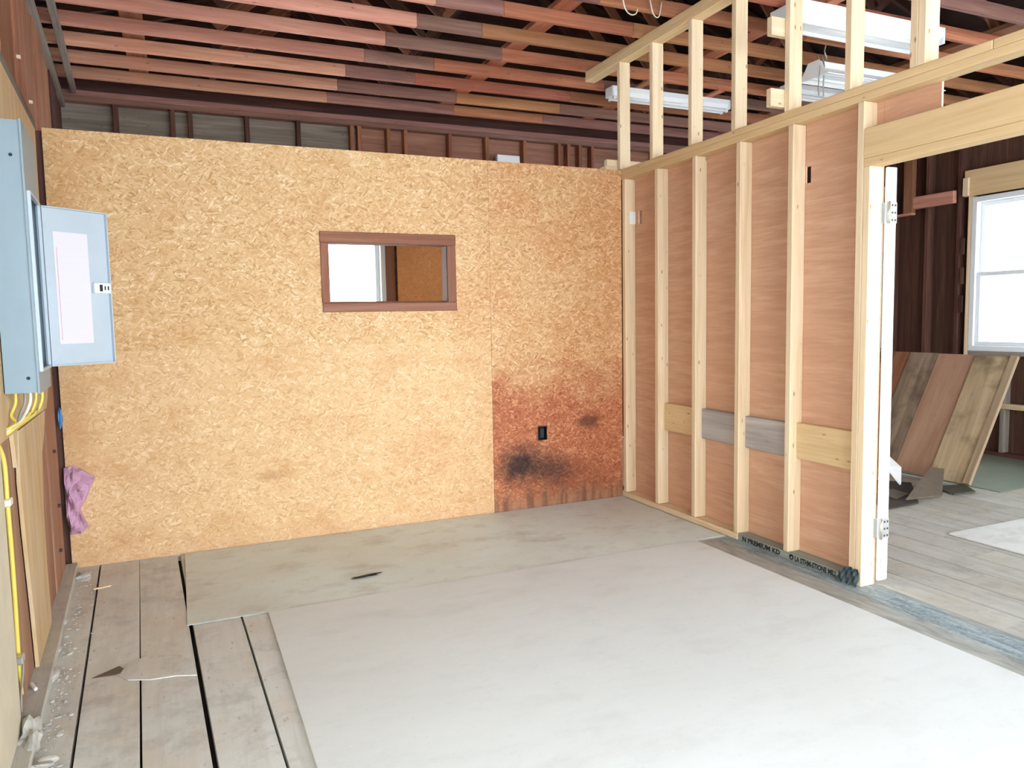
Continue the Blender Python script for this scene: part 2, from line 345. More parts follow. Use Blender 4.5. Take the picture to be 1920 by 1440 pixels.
def catmull(P, n=6):
    P = [Vector(p) for p in P]; Q = [2*P[0]-P[1]]+P+[2*P[-1]-P[-2]]; out = []
    for i in range(1, len(Q)-2):
        for k in range(n):
            t = k/n; a, b, c, d = Q[i-1:i+3]
            out.append(.5*((2*b)+(-a+c)*t+(2*a-5*b+4*c-d)*t*t+(-a+3*b-3*c+d)*t**3))
    out.append(P[-1]); return out
def tube(name, pts, r, mat, parent=None, sides=8, smooth=True, n=6):
    P = catmull(pts, n) if len(pts) > 2 else [Vector(p) for p in pts]
    o0 = P[0].copy(); bm = bmesh.new(); rings = []
    ref = Vector((0.3, .8, .5))
    for i, p in enumerate(P):
        d = (P[min(i+1, len(P)-1)]-P[max(i-1, 0)]).normalized()
        s = d.cross(ref).normalized(); t = d.cross(s)
        rings.append([bm.verts.new(p-o0+r*(math.cos(a)*s+math.sin(a)*t)) for a in [2*math.pi*k/sides for k in range(sides)]])
    for A, B in zip(rings, rings[1:]):
        for k in range(sides): bm.faces.new([A[k], A[(k+1) % sides], B[(k+1) % sides], B[k]])
    bm.faces.new(rings[0]); bm.faces.new(rings[-1][::-1])
    return fin(name, bm, mat, parent, o0, smooth)
def lump(name, c, size, mat, seed, parent=None, sub=3, rough=.35):
    rnd = random.Random(seed); bm = bmesh.new(); bmesh.ops.create_icosphere(bm, subdivisions=sub, radius=1)
    ph = [(Vector((rnd.uniform(-1, 1), rnd.uniform(-1, 1), rnd.uniform(-1, 1))).normalized(), rnd.uniform(2, 7), rnd.uniform(0, 6)) for _ in range(7)]
    for v in bm.verts:
        k = 1+rough*sum(math.sin(f*v.co.dot(d)+q) for d, f, q in ph)/3
        v.co = Vector((v.co.x*size[0], v.co.y*size[1], v.co.z*size[2]))*k
    return fin(name, bm, mat, parent, c)
def struct(name, loc=(0, 0, 0), rz=0): return tag(empty(name, loc, rz), kind='structure')

# ------------------------------------------------------------------ ground outside
tag(box('ground', (-60, 60), (-70, 60), (-.5, -.25), SLATE, bev=0), kind='structure')
# ------------------------------------------------------------------ floor
floor = struct('floor')
box('subfloor', (-4.05, 4.05), (FY, 2.5), (-.16, -.045), DARK, floor, 0)  # coloured near-black so the gaps between planks look deep in shade
def plank(xa, xb, xa2, xb2, y0, y1, top=0, mat=None):
    # board between x edges at y=0 (xa,xb) drifting to (xa2,xb2) at y=-2.4
    ka, kb = (xa2-xa)/-2.4, (xb2-xb)/-2.4
    return prism('plank', [(xa+ka*y0, y0), (xb+kb*y0, y0), (xb+kb*y1, y1), (xa+ka*y1, y1)], 'z', -.04, top, mat or floorwood('y'), floor)
D = .105
plank(-3.76, -3.525, -3.76+D, -3.415, 0.0, FY+.1)
plank(-3.515, -3.3195, -3.405, -3.219, 0.0, -3.0); plank(-3.515, -3.322, -3.405, -3.222, -3.004, FY+.1)
plank(-3.318, -3.118, -3.212, -3.016, 0.0, -1.56); plank(-3.317, -3.118, -3.211, -3.016, -1.565, FY+.1, .002)
plank(-3.10, -2.878, -2.998, -2.812, 0.0, -1.17, -.004); plank(-3.10, -2.878, -2.998, -2.812, -1.197, FY+.1, .001)
plank(-2.868, -2.74, -2.802, -2.70, 0.0, -1.17, -.004); plank(-2.868, -2.74, -2.802, -2.70, -1.197, FY+.1)
xs = -2.735
k = 0
while xs < -.25:
    plank(xs, xs+.2, xs+.03, xs+.23, 0.0, FY+.1, -.002); xs += .205
# residue band where a wall once stood, then the boards of the far room
plank(-.245, -.08, -.245, -.08, -1.205, FY+.1, 0, RES); plank(-.078, .10, -.078, .10, -1.205, FY+.1, .001, RES)
plank(-.245, .10, -.245, .10, 0, -1.17, -.003)
xs = .106; i = 0
while xs < 3.95:
    cut = -1.1-1.9*random.random()
    plank(xs, xs+.196, xs, xs+.196, 2.4, cut, 0, floorgrey('y')); plank(xs, xs+.196, xs, xs+.196, cut-.004, FY+.1, 0, floorgrey('y'))
    xs += .2075
xs = -3.95
while xs < .1:                                    # boards of the room behind the panel wall
    plank(xs, xs+.2, xs, xs+.2, 2.4, 0.006); xs += .2075
box('floor_sheet', (-3.075, -.02), (-1.185, -.012), (.0015, .0045), GREEN, floor, .0015)
box('floor_sheet', (-2.725, -.245), (FY+.6, -1.2), (.0025, .011), HARD, floor, .002)
box('floor_sheet', (1.2, 3.64), (-3.0, -1.79), (.001, .012), PALE, floor, .002)
box('floor_sheet', (2.52, 3.88), (-1.25, -.1), (.001, .008), MOSS, floor, .002)
# torn patch in the third board
prism('board_tear', [(-3.325, -1.60), (-3.30, -1.50), (-3.23, -1.455), (-3.11, -1.50), (-3.06, -1.585), (-3.045, -1.73), (-3.12, -1.70), (-3.21, -1.69), (-3.29, -1.655)], 'z', .0015, .006, floorwood('y'), floor)
prism('board_hole', [(-3.33, -1.50), (-3.42, -1.57), (-3.34, -1.58), (-3.30, -1.555)], 'z', -.002, .0025, plain('bruised_wood', sr(108, 96, 86), .8), floor)

# ------------------------------------------------------------------ wall_middle: oriented strand board partition
wm = struct('wall_middle')
HOLE = (-2.155, -1.37, 1.485, 1.863)
SX = -1.062
holed('osb_panel', 'xz', (-3.66, SX-.001), (1.2212, 2.44), (0, .012), [HOLE], OSB, wm)
holed('osb_panel', 'xz', (-3.66, SX-.001), (.0, 1.2205), (.001, .013), [], OSBP, wm)
holed('osb_panel', 'xz', (SX+.001, 0.0), (1.2212, 2.44), (.0005, .0125), [], OSB, wm)
holed('osb_panel', 'xz', (SX+.001, 0.0), (.0, 1.2205), (0, .012), [(-.715, -.64, .487, .592)], OSBR, wm)
box('nailer', (-3.62, -.04), (.0135, .05), (1.18, 1.26), pine('x'), wm)
box('top_plate', (-3.66, 0.0), (.013, .102), (2.40, 2.438), pine('x'), wm)
box('sole_plate', (-3.66, 0.0), (.0135, .102), (.0, .038), pine('x'), wm)
for x in (-3.64, -3.24, -2.83, -2.42, -2.18, -1.345, -.98, -.57, -.02):
    box('stud', (x-.019, x+.019), (.0135, .102), (.039, 2.399), pine('z'), wm)
box('end_stud', (-3.735, -3.661), (.03, .11), (.0, 2.43), olddark('z'), wm)  # dark filler added to block back-room light showing in the gap
# pass-through window in the panel wall
w1 = struct('window_1')
F0, F1 = -.012, .115
def fr(n, x, z, m=FRAMEW): return box(n, x, (F0, F1), z, m, w1, .003)
fr('frame_board', (-2.208, -1.31), (1.863, 1.932)); fr('frame_board', (-2.203, -1.31), (1.428, 1.485))
FZ = wood('brown_frame', sr(112, 72, 54), sr(140, 94, 74), sr(160, 116, 96), 'z', .1, .08)
fr('frame_board', (-2.206, -2.155), (1.486, 1.862), FZ); fr('frame_board', (-1.37, -1.312), (1.486, 1.862), FZ)
box('stop', (-2.155, -1.37), (.085, .1), (1.485, 1.497), FRAMEW, w1, .002)
bx = tag(empty('outlet', (-.677, 0, .54)), 'black empty outlet box set in the stained strand board', 'outlet')
holed('box_body', 'xz', (-.036, .036), (-.051, .051), (-.003, .05), [(-.031, .031, -.046, .046)], BLACK, bx)
box('box_back', (-.034, .034), (.044, .049), (-.05, .05), BLACK, bx, .001)
box('receptacle', (-.017, .017), (.005, .043), (-.036, .036), BLACK, bx, .003)

# ------------------------------------------------------------------ wall_partition: open stud wall with plywood on its far side
wp = struct('wall_partition')
YS = [-.0313-.4119*k for k in range(5)]
box('sole_plate', (0, .089), (-1.285, -.002), (0, .038), pine('y'), wp)
tp = box('sole_plate', (0, .089), (-2.109, -1.29), (0, .040), TREATED, wp)
for y in YS: box('stud', (0, .089), (y-.019, y+.019), (.0405, 2.37), pine('z'), wp)
box('stud', (0, .089), (-2.148, -2.110), (.0, 2.37), pine('z'), wp)
box('stud', (0.0, .089), (-2.188, -2.149), (.0, 2.06), pine('z'), wp)
box('stud', (0, .089), (-4.30, -4.262), (0, 2.37), pine('z'), wp); box('stud', (0, .089), (-4.261, -4.223), (0, 2.06), pine('z'), wp)
box('top_plate', (0, .089), (-4.30, .0), (2.3705, 2.4085), pine_tan('y'), wp)
box('top_plate', (0, .089), (-2.76, .0), (2.409, 2.447), pine_tan('y'), wp)
box('top_plate', (0.0, .089), (-4.30, -2.763), (2.409, 2.447), pine_tan('y'), wp)
box('header_sill', (0, .089), (-4.26, -2.149), (2.0605, 2.0985), pine_tan('y'), wp)
box('header', (-.001, .037), (-4.26, -2.149), (2.099, 2.239), pine_tan('y'), wp); box('header', (.05, .088), (-4.26, -2.149), (2.099, 2.239), pine_tan('y'), wp)
SLOT = [(-1.735, -1.701, 2.062, 2.150), (-.135, -.092, 2.040, 2.139)]
def plyz(y0, y1, z0, z1): return holed('plywood_panel', 'yz', (y0, y1), (z0, z1), (.0895, .098), SLOT, PLY, wp)
plyz(-1.2195, -.001, .002, 2.44); plyz(-2.186, -1.2205, .002, 2.44); plyz(-2.477, -2.187, 2.07, 2.44)
box('plywood_edge', (.089, .0985), (-2.482, -2.4775), (2.07, 2.44), plain('pale_ply_edge', sr(226, 206, 184), .7), wp, .0005)
box('slot_block', (.035, .0885), (-.0555, -.0508), (2.045, 2.135), WHITE, wp, .001)
ZB = [(.566, .758), (.566, .76), (.566, .757), (.566, .765)]
for k in range(4):
    ya = YS[k+1]-.0195; yb = (YS[k+2]+.0195) if k < 3 else -2.1095
    o = box('blocking', (.051, .0893), (yb, ya), ZB[k], (pine_tan('y'), greyboard('y'), greyboard('y'), pine_tan('y'))[k], wp)
    o['label'] = ('tan blocking board nearest the strand board', 'grey weathered blocking board between second pair of studs', 'grey weathered blocking board between third pair of studs', 'tan blocking board with worn lower edge beside the door post')[k]
# printed lettering on the treated sole plate
def text(body, y, z, h, wdt, parent):
    cu = bpy.data.curves.new('lettering', 'FONT'); cu.body = body; cu.size = h*1.4; cu.extrude = .0003; cu.offset = .0016; cu.resolution_u = 2
    t = bpy.data.objects.new('tmp', cu); COL.objects.link(t)
    me = bpy.data.meshes.new_from_object(t.evaluated_get(bpy.context.evaluated_depsgraph_get())); bpy.data.objects.remove(t)
    xs = [v.co.x for v in me.vertices]; k = wdt/(max(xs)-min(xs)); x0 = min(xs)
    for v in me.vertices: v.co.x = (v.co.x-x0)*k
    me.materials.clear(); me.materials.append(plain('black_print', sr(28, 34, 36), .7))
    o = bpy.data.objects.new('lettering', me); COL.objects.link(o); o.parent = parent
    o.matrix_local = Matrix(((0, 0, -1, -.0009), (-1, 0, 0, y), (0, 1, 0, z), (0, 0, 0, 1))); return o
text('N PREMIUM KD', -1.33, .007, .028, .31, wp)
text('LA STHM-STIONE MILL', -1.75, .006, .028, .29, wp)
bm = bmesh.new(); bmesh.ops.create_cone(bm, cap_ends=True, segments=20, radius1=.016, radius2=.016, depth=.001)
o = fin('print_roundel', bm, plain('black_roundel', sr(22, 26, 28), .7), wp, (-.001, -1.725, .021)); o.rotation_euler = (0, R90, 0)
bm = bmesh.new(); bmesh.ops.create_cone(bm, cap_ends=True, segments=12, radius1=.006, radius2=.006, depth=.001)
o = fin('print_roundel', bm, plain('pale_roundel', sr(150, 158, 154), .7), wp, (-.0018, -1.727, .019)); o.rotation_euler = (0, R90, 0)
# tall light frame standing on the partition
UP0, UP1 = 2.4475, 3.2195
for y in (.03, -.384, -.812, -1.22, -1.645, -2.045, -2.403, -2.442):
    box('upper_stud', (0, .089), (y-.019, y+.019), (UP0 if y < 0 else 2.449, UP1), pine('z'), wp)
box('upper_plate', (0, .089), (-2.47, .52), (3.22, 3.258), pine_tan('y'), wp); box('upper_plate', (0, .089), (-2.47, .515), (3.2585, 3.2965), pine_tan('y'), wp)
box('cross_block', (-.10, .26), (.055, .144), (2.4405, 2.4785), pine('x'), wp)
box('cross_block', (-.085, .26), (.06, .098), (2.479, 2.527), pine('x'), wp)
for z, xr in ((2.473, .085), (2.842, .125)): box('cleat', (-.09, xr), (-1.6255, -1.588), (z, z+.095), pine('x'), wp)

# door jamb with hinges
d1 = struct('door_1')
box('jamb', (.099, .158), (-2.206, -2.1885), (.02, 2.058), WHITE, d1, .004)
box('jamb_stop', (.112, .15), (-2.216, -2.2065), (.03, 2.055), WHITE, d1, .003)
box('jamb', (.099, .158), (-4.222, -4.205), (.02, 2.058), WHITE, d1, .004)
for z in (1.84, .29):
    hg = box('hinge', (.075, .112), (-2.2195, -2.2165) if False else (-2.1925, -2.189), (z-.05, z+.05), ZINC, d1, .001)
    hg = box('hinge', (.1, .15), (-2.2195, -2.2168), (z-.05, z+.05), ZINC, d1, .001)
    bm = bmesh.new(); bmesh.ops.create_cone(bm, cap_ends=True, segments=12, radius1=.007, radius2=.007, depth=.104)
    fin('hinge_pin', bm, ZINC, d1, (.096, -2.2185, z), True)
    for dz in (-.035, 0, .035):
        for dx in (.118, .138): box('screw', (dx-.005, dx+.005), (-2.2212, -2.2195), (z+dz-.005, z+dz+.005), plain('screw_dark', sr(90, 90, 92), .4, .8) if dz == -.035 and dx == .118 and z > 1 else bpy.data.materials['screw_dark'], d1, .001)

# ------------------------------------------------------------------ wall_left (slightly out of square)
TH = math.atan(.047)
wl = struct('wall_left', (-3.675, 0, 0), TH)
LY1 = 2.36
holed('sheathing', 'yz', (FY, LY1+.1), (0, 3.56), (-.16, -.135), [WINL_ADDED], olddark('z'), wl)
for k in range(22):
    y = 2.2-.46*k
    if y > FY+.1 and not WINL_ADDED[0]-.03 < y < WINL_ADDED[1]+.03: box('stud', (-.134, -.045), (y-.02, y+.02), (.04, 3.139), oldred('z'), wl)
box('sole_plate', (-.134, .045), (FY, -.02), (.0, .036), floorgrey('y'), wl); box('sole_plate', (-.134, -.04), (.11, LY1), (.0, .036), oldgrey('y'), wl)
box('top_plate', (-.134, .0), (FY, LY1), (3.14, 3.215), oldgrey('y'), wl); box('top_plate', (-.134, -.02), (FY, LY1), (3.216, 3.292), oldgrey('y'), wl)
box('ledger', (.05, .09), (FY, LY1-.05), (3.245, 3.298), oldgrey('y'), wl)
# boards above the strand board height
for a, b, m, e in ((-1.05, -.62, oldred, .0), (-.61, -.12, oldred, .008), (-.11, .34, oldred, -.006), (.35, .82, oldred, .004), (.83, 1.35, oldred, -.01), (1.36, 1.85, olddark, 0), (1.86, 2.35, olddark, -.006)):
    box('board', (-.044, -.022+e), (a, b), (2.455 if a < -.1 else 1.0, 3.139), m('z'), wl)
box('board', (-.044, -.026), (-2.2, -1.06), (2.455, 3.139), tanply('z'), wl)
holed('board', 'yz', (FY, -3.36), (.04, 3.139), (-.044, -.026), [WINL_ADDED], tanply('z'), wl)
box('board', (-.044, -.026), (-3.355, -2.21), (2.455, 3.139), tanply('z'), wl)
box('batten', (-.0215, -.004), (-3.26, -.13), (2.40, 2.452), oldgrey('y'), wl)
# backer plywood and torn strips
prism('plywood_panel', [(-3.27, 1.0), (-1.66, .99), (-1.62, .86), (-1.55, .99), (-.52, .97), (-.40, 1.05), (-.36, 1.15), (-.42, 1.22), (-.24, 1.30), (-.20, 1.6), (-.12, 2.4), (-3.27, 2.4)], 'x', -.018, -.004, tanply('z'), wl)
prism('plywood_strip', [(-1.46, .04), (-.955, .04), (-.975, .3), (-.95, .55), (-.90, .7), (-.86, .8), (-.74, .86), (-.62, .97), (-1.54, .985), (-1.585, .80), (-1.56, .6), (-1.50, .3)], 'x', -.015, -.002, tanply('z'), wl)
box('wallboard', (-.02, -.004), (-3.27, -1.955), (.037, .985), plain('off_white_wallboard', sr(206, 196, 172), .75, 0, .12), wl)
box('board', (-.05, -.02), (-1.81, -1.44), (.037, .985), oldbrown('z'), wl)
box('board', (-.05, -.018), (-.98, -.55), (.037, 1.0), oldbrown('z'), wl); box('board', (-.044, -.012), (-.545, -.06), (.037, 1.35), oldbrown('z'), wl)
box('backing', (-.075, -.055), (-2.1, -1.6), (.037, 1.0), olddark('z'), wl)
for y, z in ((-.3, .72), (-.25, .42), (-.33, .2), (-.6, 2.62), (-.2, 2.52), (-.72, 2.9)):
    box('nail', (-.022, .002), (y-.008, y+.008), (z-.008, z+.008), plain('nail_%d' % int(z*100), sr(60, 40, 36) if z < 1 else sr(214, 196, 176), .6), wl, .002)

# ------------------------------------------------------------------ wall_back
wb = struct('wall_back')
BY = 2.38
holed('sheathing', 'xz', (-3.98, -1.38), (0, 3.32), (BY+.09, BY+.105), [WINB], oldgrey('x'), wb)
holed('sheathing', 'xz', (-1.379, 4.0), (0, 3.32), (BY+.09, BY+.105), [WINB], wood('brown_sheathing', sr(122, 82, 66), sr(150, 106, 88), sr(172, 128, 108), 'x', .3, .1), wb)
box('top_plate', (-3.85, 3.95), (BY, BY+.089), (3.205, 3.245), joistM('x'), wb); box('top_plate', (-3.85, 3.95), (BY, BY+.089), (3.246, 3.296), joistM('x'), wb)
for xx in (-3.425, -2.99, -2.85, -2.385, -1.94, -1.45, -1.38, -1.10, -.93, -.475, -.08, .342, .75, .86, 1.0, 1.15, 1.55, 1.95, 2.35, 2.75, 3.15, 3.55):
    z0 = .0
    box('stud', (xx-.019, xx+.019), (BY, BY+.089), (2.36 if WINB[0]-.03 < xx < WINB[1]+.03 else 0, 3.204), (olddark if xx < -1.5 else oldred)('z'), wb)
box('osb_panel', (-1.06, -.5), (BY-.013, BY-.001), (.0, 2.42), OSBO, wb); box('trim', (-.499, -.44), (BY-.02, BY-.001), (.0, 2.42), pine('z'), wb)
prism('gable', [(-4.35, 3.321), (4.45, 3.321), (4.45, 3.45), (.08, 5.0), (-4.35, 3.45)], 'y', BY+.09, BY+.12, olddark('x'), wb)
def window(name, axis, a, b, z0, z1, face, inner, mull=None):
    # white frame, two sashes and panes; axis = direction along the wall, face = wall coordinate of the inner side
    W = struct(name); s = inner
    def bx_(n, u, z, d, m, bev=.004):
        dd = tuple(sorted((face+s*d[0], face+s*d[1])))
        return box(n, u, dd, z, m, W, bev) if axis == 'x' else box(n, dd, u, z, m, W, bev)
    f = .05
    bx_('window_frame', (a, b), (z1-f, z1), (0, .1), VINYL); bx_('window_frame', (a, b), (z0, z0+f), (0, .1), VINYL)
    bx_('window_frame', (a, a+f), (z0+f, z1-f), (0, .1), VINYL); bx_('window_frame', (b-f, b), (z0+f, z1-f), (0, .1), VINYL)
    zm = (z0+z1)/2
    for lo, hi, dd in ((zm-.02, z1-f, (.06, .085)), (z0+f, zm+.02, (.025, .05))):
        g = .04
        bx_('sash_rail', (a+f, b-f), (hi-g, hi), dd, VINYL); bx_('sash_rail', (a+f, b-f), (lo, lo+g), dd, VINYL)
        bx_('sash_stile', (a+f, a+f+g), (lo+g, hi-g), dd, VINYL); bx_('sash_stile', (b-f-g, b-f), (lo+g, hi-g), dd, VINYL)
        mid = (dd[0]+dd[1])/2; bx_('pane', (a+f+g, b-f-g), (lo+g, hi-g), (mid-.002, mid+.002), GLASS, 0)
    return W
wl_win = window('window_7', 'y', WINL_ADDED[0], WINL_ADDED[1], WINL_ADDED[2], WINL_ADDED[3], -.03, -1); wl_win.location = (-3.675, 0, 0); wl_win.rotation_euler = (0, 0, TH)  # unseen window put in to brighten the partition's near side
window('window_3', 'x', WINB[0], WINB[1], WINB[2], WINB[3], BY-.005, 1)
box('trim', (-1.168, -1.10), (BY-.018, BY-.0005), (.95, 2.3), FZ, wb)

# ------------------------------------------------------------------ wall_right
wr = struct('wall_right')
RX = 3.9
holes = [(a, b, c, d) for a, b, c, d in WINR]
holed('sheathing', 'yz', (FY, 2.49), (0, 3.56), (RX+.09, RX+.105), holes, olddark('z'), wr)
y = 2.25
ys = []
while y > FY+.1:
    if not any(a-.03 < y < b+.12 for a, b, c, d in WINR): ys.append(y)
    y -= .345
ys += [.135, .475]
ys = [v for v in ys if not (.0 < v < .62 and v not in (.135, .475))]
for y in ys: box('stud', (RX, RX+.089), (y-.02, y+.02), (.04, 3.2), olddark('z'), wr)
box('sole_plate', (RX, RX+.089), (FY, 2.37), (0, .039), olddark('y'), wr); box('top_plate', (RX, RX+.089), (FY, 2.37), (3.201, 3.296), olddark('y'), wr)
for k, (a, b, c, d) in enumerate(WINR):
    window('window_%d' % (2 if k == 0 else 3+k), 'y', a, b, c, d, RX-.004, 1)
    box('jack_stud', (RX-.002, RX+.087), (b+.002, b+.04), (.04, 2.445), pine('z'), wr); box('jack_stud', (RX-.002, RX+.087), (a-.04, a-.002), (.04, 2.445), pine('z'), wr)
    box('window_header', (RX-.004, RX+.034), (a-.08, b+.085), (2.447, 2.69), pine_tan('y'), wr)
    box('header_block', (RX-.03, RX-.005), (b+.03, b+.085), (2.45, 2.62), pine('z'), wr)
    box('window_ledge', (RX, RX+.087), (a, b), (.94, .979), oldgrey('y'), wr)
    for y in (a+.25, a+.6): box('cripple_stud', (RX, RX+.087), (y-.02, y+.02), (.04, .939), oldgrey('z'), wr)
    box('wall_blocking', (RX-.002, RX+.06), (a, b), (.45, .50), tanply('y'), wr)
box('stub_stud', (RX-.06, RX-.002), (.60, .70), (2.37, 3.2), oldred('z'), wr); box('ledger_block', (RX-.05, RX-.002), (.16, .598), (2.40, 2.52), joistL('y'), wr)
box('ledger_block', (RX-.06, RX-.002), (.60, .86), (2.345, 2.368), joistL('y'), wr)
for z in (1.9, 1.62, 1.35): box('dark_shim', (RX-.012, RX-.0025), (.06, .10), (z, z+.16), olddark('z'), wr)

# ------------------------------------------------------------------ wall_front with the wide doorway behind the camera
wf = struct('wall_front')
holed('sheathing', 'xz', (-3.75, 4.0), (0, 3.304), (FY-.12, FY-.005), [DOOR], olddark('z'), wf)
prism('gable', [(-4.35, 3.305), (4.45, 3.305), (4.45, 3.45), (.08, 5.0), (-4.35, 3.45)], 'y', FY-.12, FY-.09, olddark('x'), wf)

# ------------------------------------------------------------------ ceiling: trusses, runners, roof
ce = struct('ceiling')
JY = [2.06-.385*k for k in range(26)]
for k, y in enumerate(JY):
    if y < FY+.1: break
    y0, y1 = y-.019, y+.019
    za, zb = 3.30, 3.387
    xl = -3.66-.047*y; xs = -1.72+random.uniform(-.08, .08)+.03*k; xm = xs+random.uniform(.4, 1.2)
    box('joist', (xl-.1, xs), (y0, y1), (za, zb), joistL('x'), ce)
    box('joist', (xs+.001, xm), (y0, y1), (za, zb), joistM('x'), ce)
    xr = xm+random.uniform(.9, 1.7)
    box('joist', (xm+.001, xr), (y0, y1), (za, zb), joistR('x'), ce)
    box('joist', (xr+.001, 3.98), (y0, y1), (za, zb), random.choice((joistM, joistR))('x'), ce)
    bar('rafter', (-3.9, y, 3.44), (.08, y, 4.78), .038, .1, olddark('x'), ce); bar('rafter', (.08, y, 4.78), (4.0, y, 3.44), .038, .1, olddark('x'), ce)  # rafters and webs coloured dark to deepen the shade above the joists
    for xa, xb, zz in ((-1.3, -2.0, 4.02), (-1.3, -.1, 4.66), (1.4, .3, 4.66), (1.4, 2.1, 4.02), (2.7, 2.1, 4.02), (-2.7, -2.0, 4.02)):
        bar('web', (xa, y+.03, 3.42), (xb, y+.03, zz), .02, .085, random.choice((olddark, olddark, oldred))('x'), ce)
for xx, m in ((-3.22, oldred), (-.62, joistR), (.9, joistR), (2.6, oldred)):
    box('runner', (xx-.07, xx+.07), (FY+.1, BY), (3.388, 3.426), m('y'), ce)
bar('roof_deck', (-4.2, (FY+2.5)/2, 3.40), (.09, (FY+2.5)/2, 4.88), 10.75, .02, ROOFD, ce); bar('roof_deck', (.07, (FY+2.5)/2, 4.88), (4.3, (FY+2.5)/2, 3.40), 10.75, .02, ROOFD, ce)

# ------------------------------------------------------------------ electrical panel
ep = tag(empty('electrical_panel', (-3.675+.047*1.8+.0, -1.8, 1.143), TH), 'blue-grey steel electrical panel on the left wall with its door swung open', 'breaker box')
PH, PW, PD = .915, .37, .096
bm = bmesh.new(); t = .003
addbox(bm, 0, t, 0, PW, 0, PH); addbox(bm, t, PD, 0, t, 0, PH); addbox(bm, t, PD, PW-t, PW, 0, PH); addbox(bm, t, PD, t, PW-t, 0, t); addbox(bm, t, PD, t, PW-t, PH-t, PH)
fin('enclosure', bm, STEEL, ep)
cv = holed('cover', 'yz', (-.006, PW+.006), (-.004, PH+.004), (PD, PD+.006), [(.04, .33, .075, .685)], STEEL, ep)
holed('door_rim', 'yz', (.035, .335), (.07, .69), (PD+.006, PD+.016), [(.045, .325, .08, .68)], STEELD, ep)
box('dead_front', (.05, .056), (.035, .335), (.07, .69), STEEL, ep, .001)
for k in range(10):
    for j, y in enumerate((.125, .195)):
        b = box('breaker', (.056, .085), (y, y+.062), (.12+k*.05, .165+k*.05), BLACK, ep, .003); box('toggle', (.015, .024), (-.012, .012), (-.008, .008), plain('toggle_%d%d' % (k, j), sr(40, 40, 42), .5), b, .002)
for z in (.05, .80):
    bm = bmesh.new(); bmesh.ops.create_cone(bm, cap_ends=True, segments=12, radius1=.006, radius2=.004, depth=.004)
    o = fin('screw', bm, plain('panel_screw_%d' % int(z*100), sr(40, 46, 52), .4, .5), ep, (.07 if z < .1 else .066, -.002, z)); o.rotation_euler = (R90, 0, 0)
# open door: hinge at the far side, leaf running out into the room
DA = math.atan2(.20, .165)
DW, DH = .268, .612
bm = bmesh.new()
addbox(bm, -.007, -.004, 0, DW, 0, DH); addbox(bm, -.004, .010, 0, .004, 0, DH); addbox(bm, -.004, .010, DW-.004, DW, 0, DH)
addbox(bm, -.004, .010, .004, DW-.004, 0, .004); addbox(bm, -.004, .010, .004, DW-.004, DH-.004, DH)
dr = fin('door', bm, STEELD, ep, (PD+.012, .347, .072)); dr.rotation_euler = (0, 0, -DA-TH)
pp = box('directory_card', (-.0038, -.0028), (.045, .185), (.085, .52), PAPER, dr, .0002)
box('card_line', (-.0028, -.0024), (.055, .0565), (.10, .46), REDINK, dr, 0)
for k in range(14): box('card_line', (-.0028, -.0025), (.06, .172), (.115+k*.026, .116+k*.026), plain('faint_rule_%d' % k, sr(206, 198, 206), .8), dr, 0)
box('latch', (-.004, .014), (DW-.075, DW-.004), (.285, .328), VINYL, dr, .003)
box('latch_slot', (.014, .016), (DW-.055, DW-.042), (.293, .32), BLACK, dr, .001)
for k in range(2): box('latch_slot', (.014, .0155), (DW-.034+k*.014, DW-.028+k*.014), (.298, .315), BLACK, dr, .001)
# cables out of the panel foot, gathered towards the wall
def cable(name, pts, r, m, label, group=None): return tag(tube(name, pts, r, m), label, 'cable', group)
end = Vector((-3.602, -1.80, 1.018))
G = 'cables leaving the panel'
for x, y, m, r, lab in ((-3.578, -1.70, YCAB, .0055, 'yellow cable leaving the panel foot nearest the wall'), (-3.553, -1.68, GCAB, .005, 'thin grey cable hanging under the panel between yellow and white cables'),
        (-3.540, -1.66, WCAB, .006, 'white cable leaving the middle of the panel foot'), (-3.528, -1.63, YCAB, .0055, 'yellow cable leaving the panel foot beside the white one'),
        (-3.515, -1.58, YCAB, .0055, 'outermost yellow cable under the panel, bowed furthest out')):
    j = (x+3.578)*.35
    cable('cable', [(x, y, 1.1425), (x-.002, y-.002, 1.10), (x-.012-j*.3, y-.03, 1.062-.2*j), (-3.575+j*.4, -1.755, 1.036-.3*j), (end.x+j*.2, end.y, end.z-.6*j), (end.x-.03, end.y-.03, end.z-.012-.6*j)], r, m, lab, G)
cable('cable', [(-3.62, -1.86, 1.0), (-3.594, -1.885, .93), (-3.590, -1.90, .78), (-3.592, -1.885, .6), (-3.596, -1.87, .42), (-3.600, -1.86, .27), (-3.60, -1.85, .16)], .008, YCAB, 'long yellow cable running down the open stud bay at the far left', G)
cable('cable', [(-3.62, -1.86, .5), (-3.600, -1.86, .42), (-3.600, -1.84, .30), (-3.604, -1.835, .20), (-3.603, -1.83, .10)], .005, YCAB, 'short yellow cable end dangling low in the stud bay', G)
cable('cable', [(-3.585, -1.875, .26), (-3.588, -1.865, .20), (-3.60, -1.855, .12), (-3.603, -1.86, .05)], .0035, GCAB, 'thin grey bare wire at the foot of the yellow cables', G)
for z in (.79, .25):
    o = tag(box('cable_clip', (-3.603, -3.578), (-1.915, -1.868), (z-.013, z+.013), WCAB if z > .5 else ZINC, None, .004), 'white staple clip on the yellow cable at waist height' if z > .5 else 'small grey metal clip on the low yellow cable', 'clip')
bp = tag(lump('tape_scrap', (-3.664, -.03, .865), (.010, .012, .05), BLUEP, 3, rough=.3), 'small blue plastic scrap in the gap left of the strand board', 'scrap')

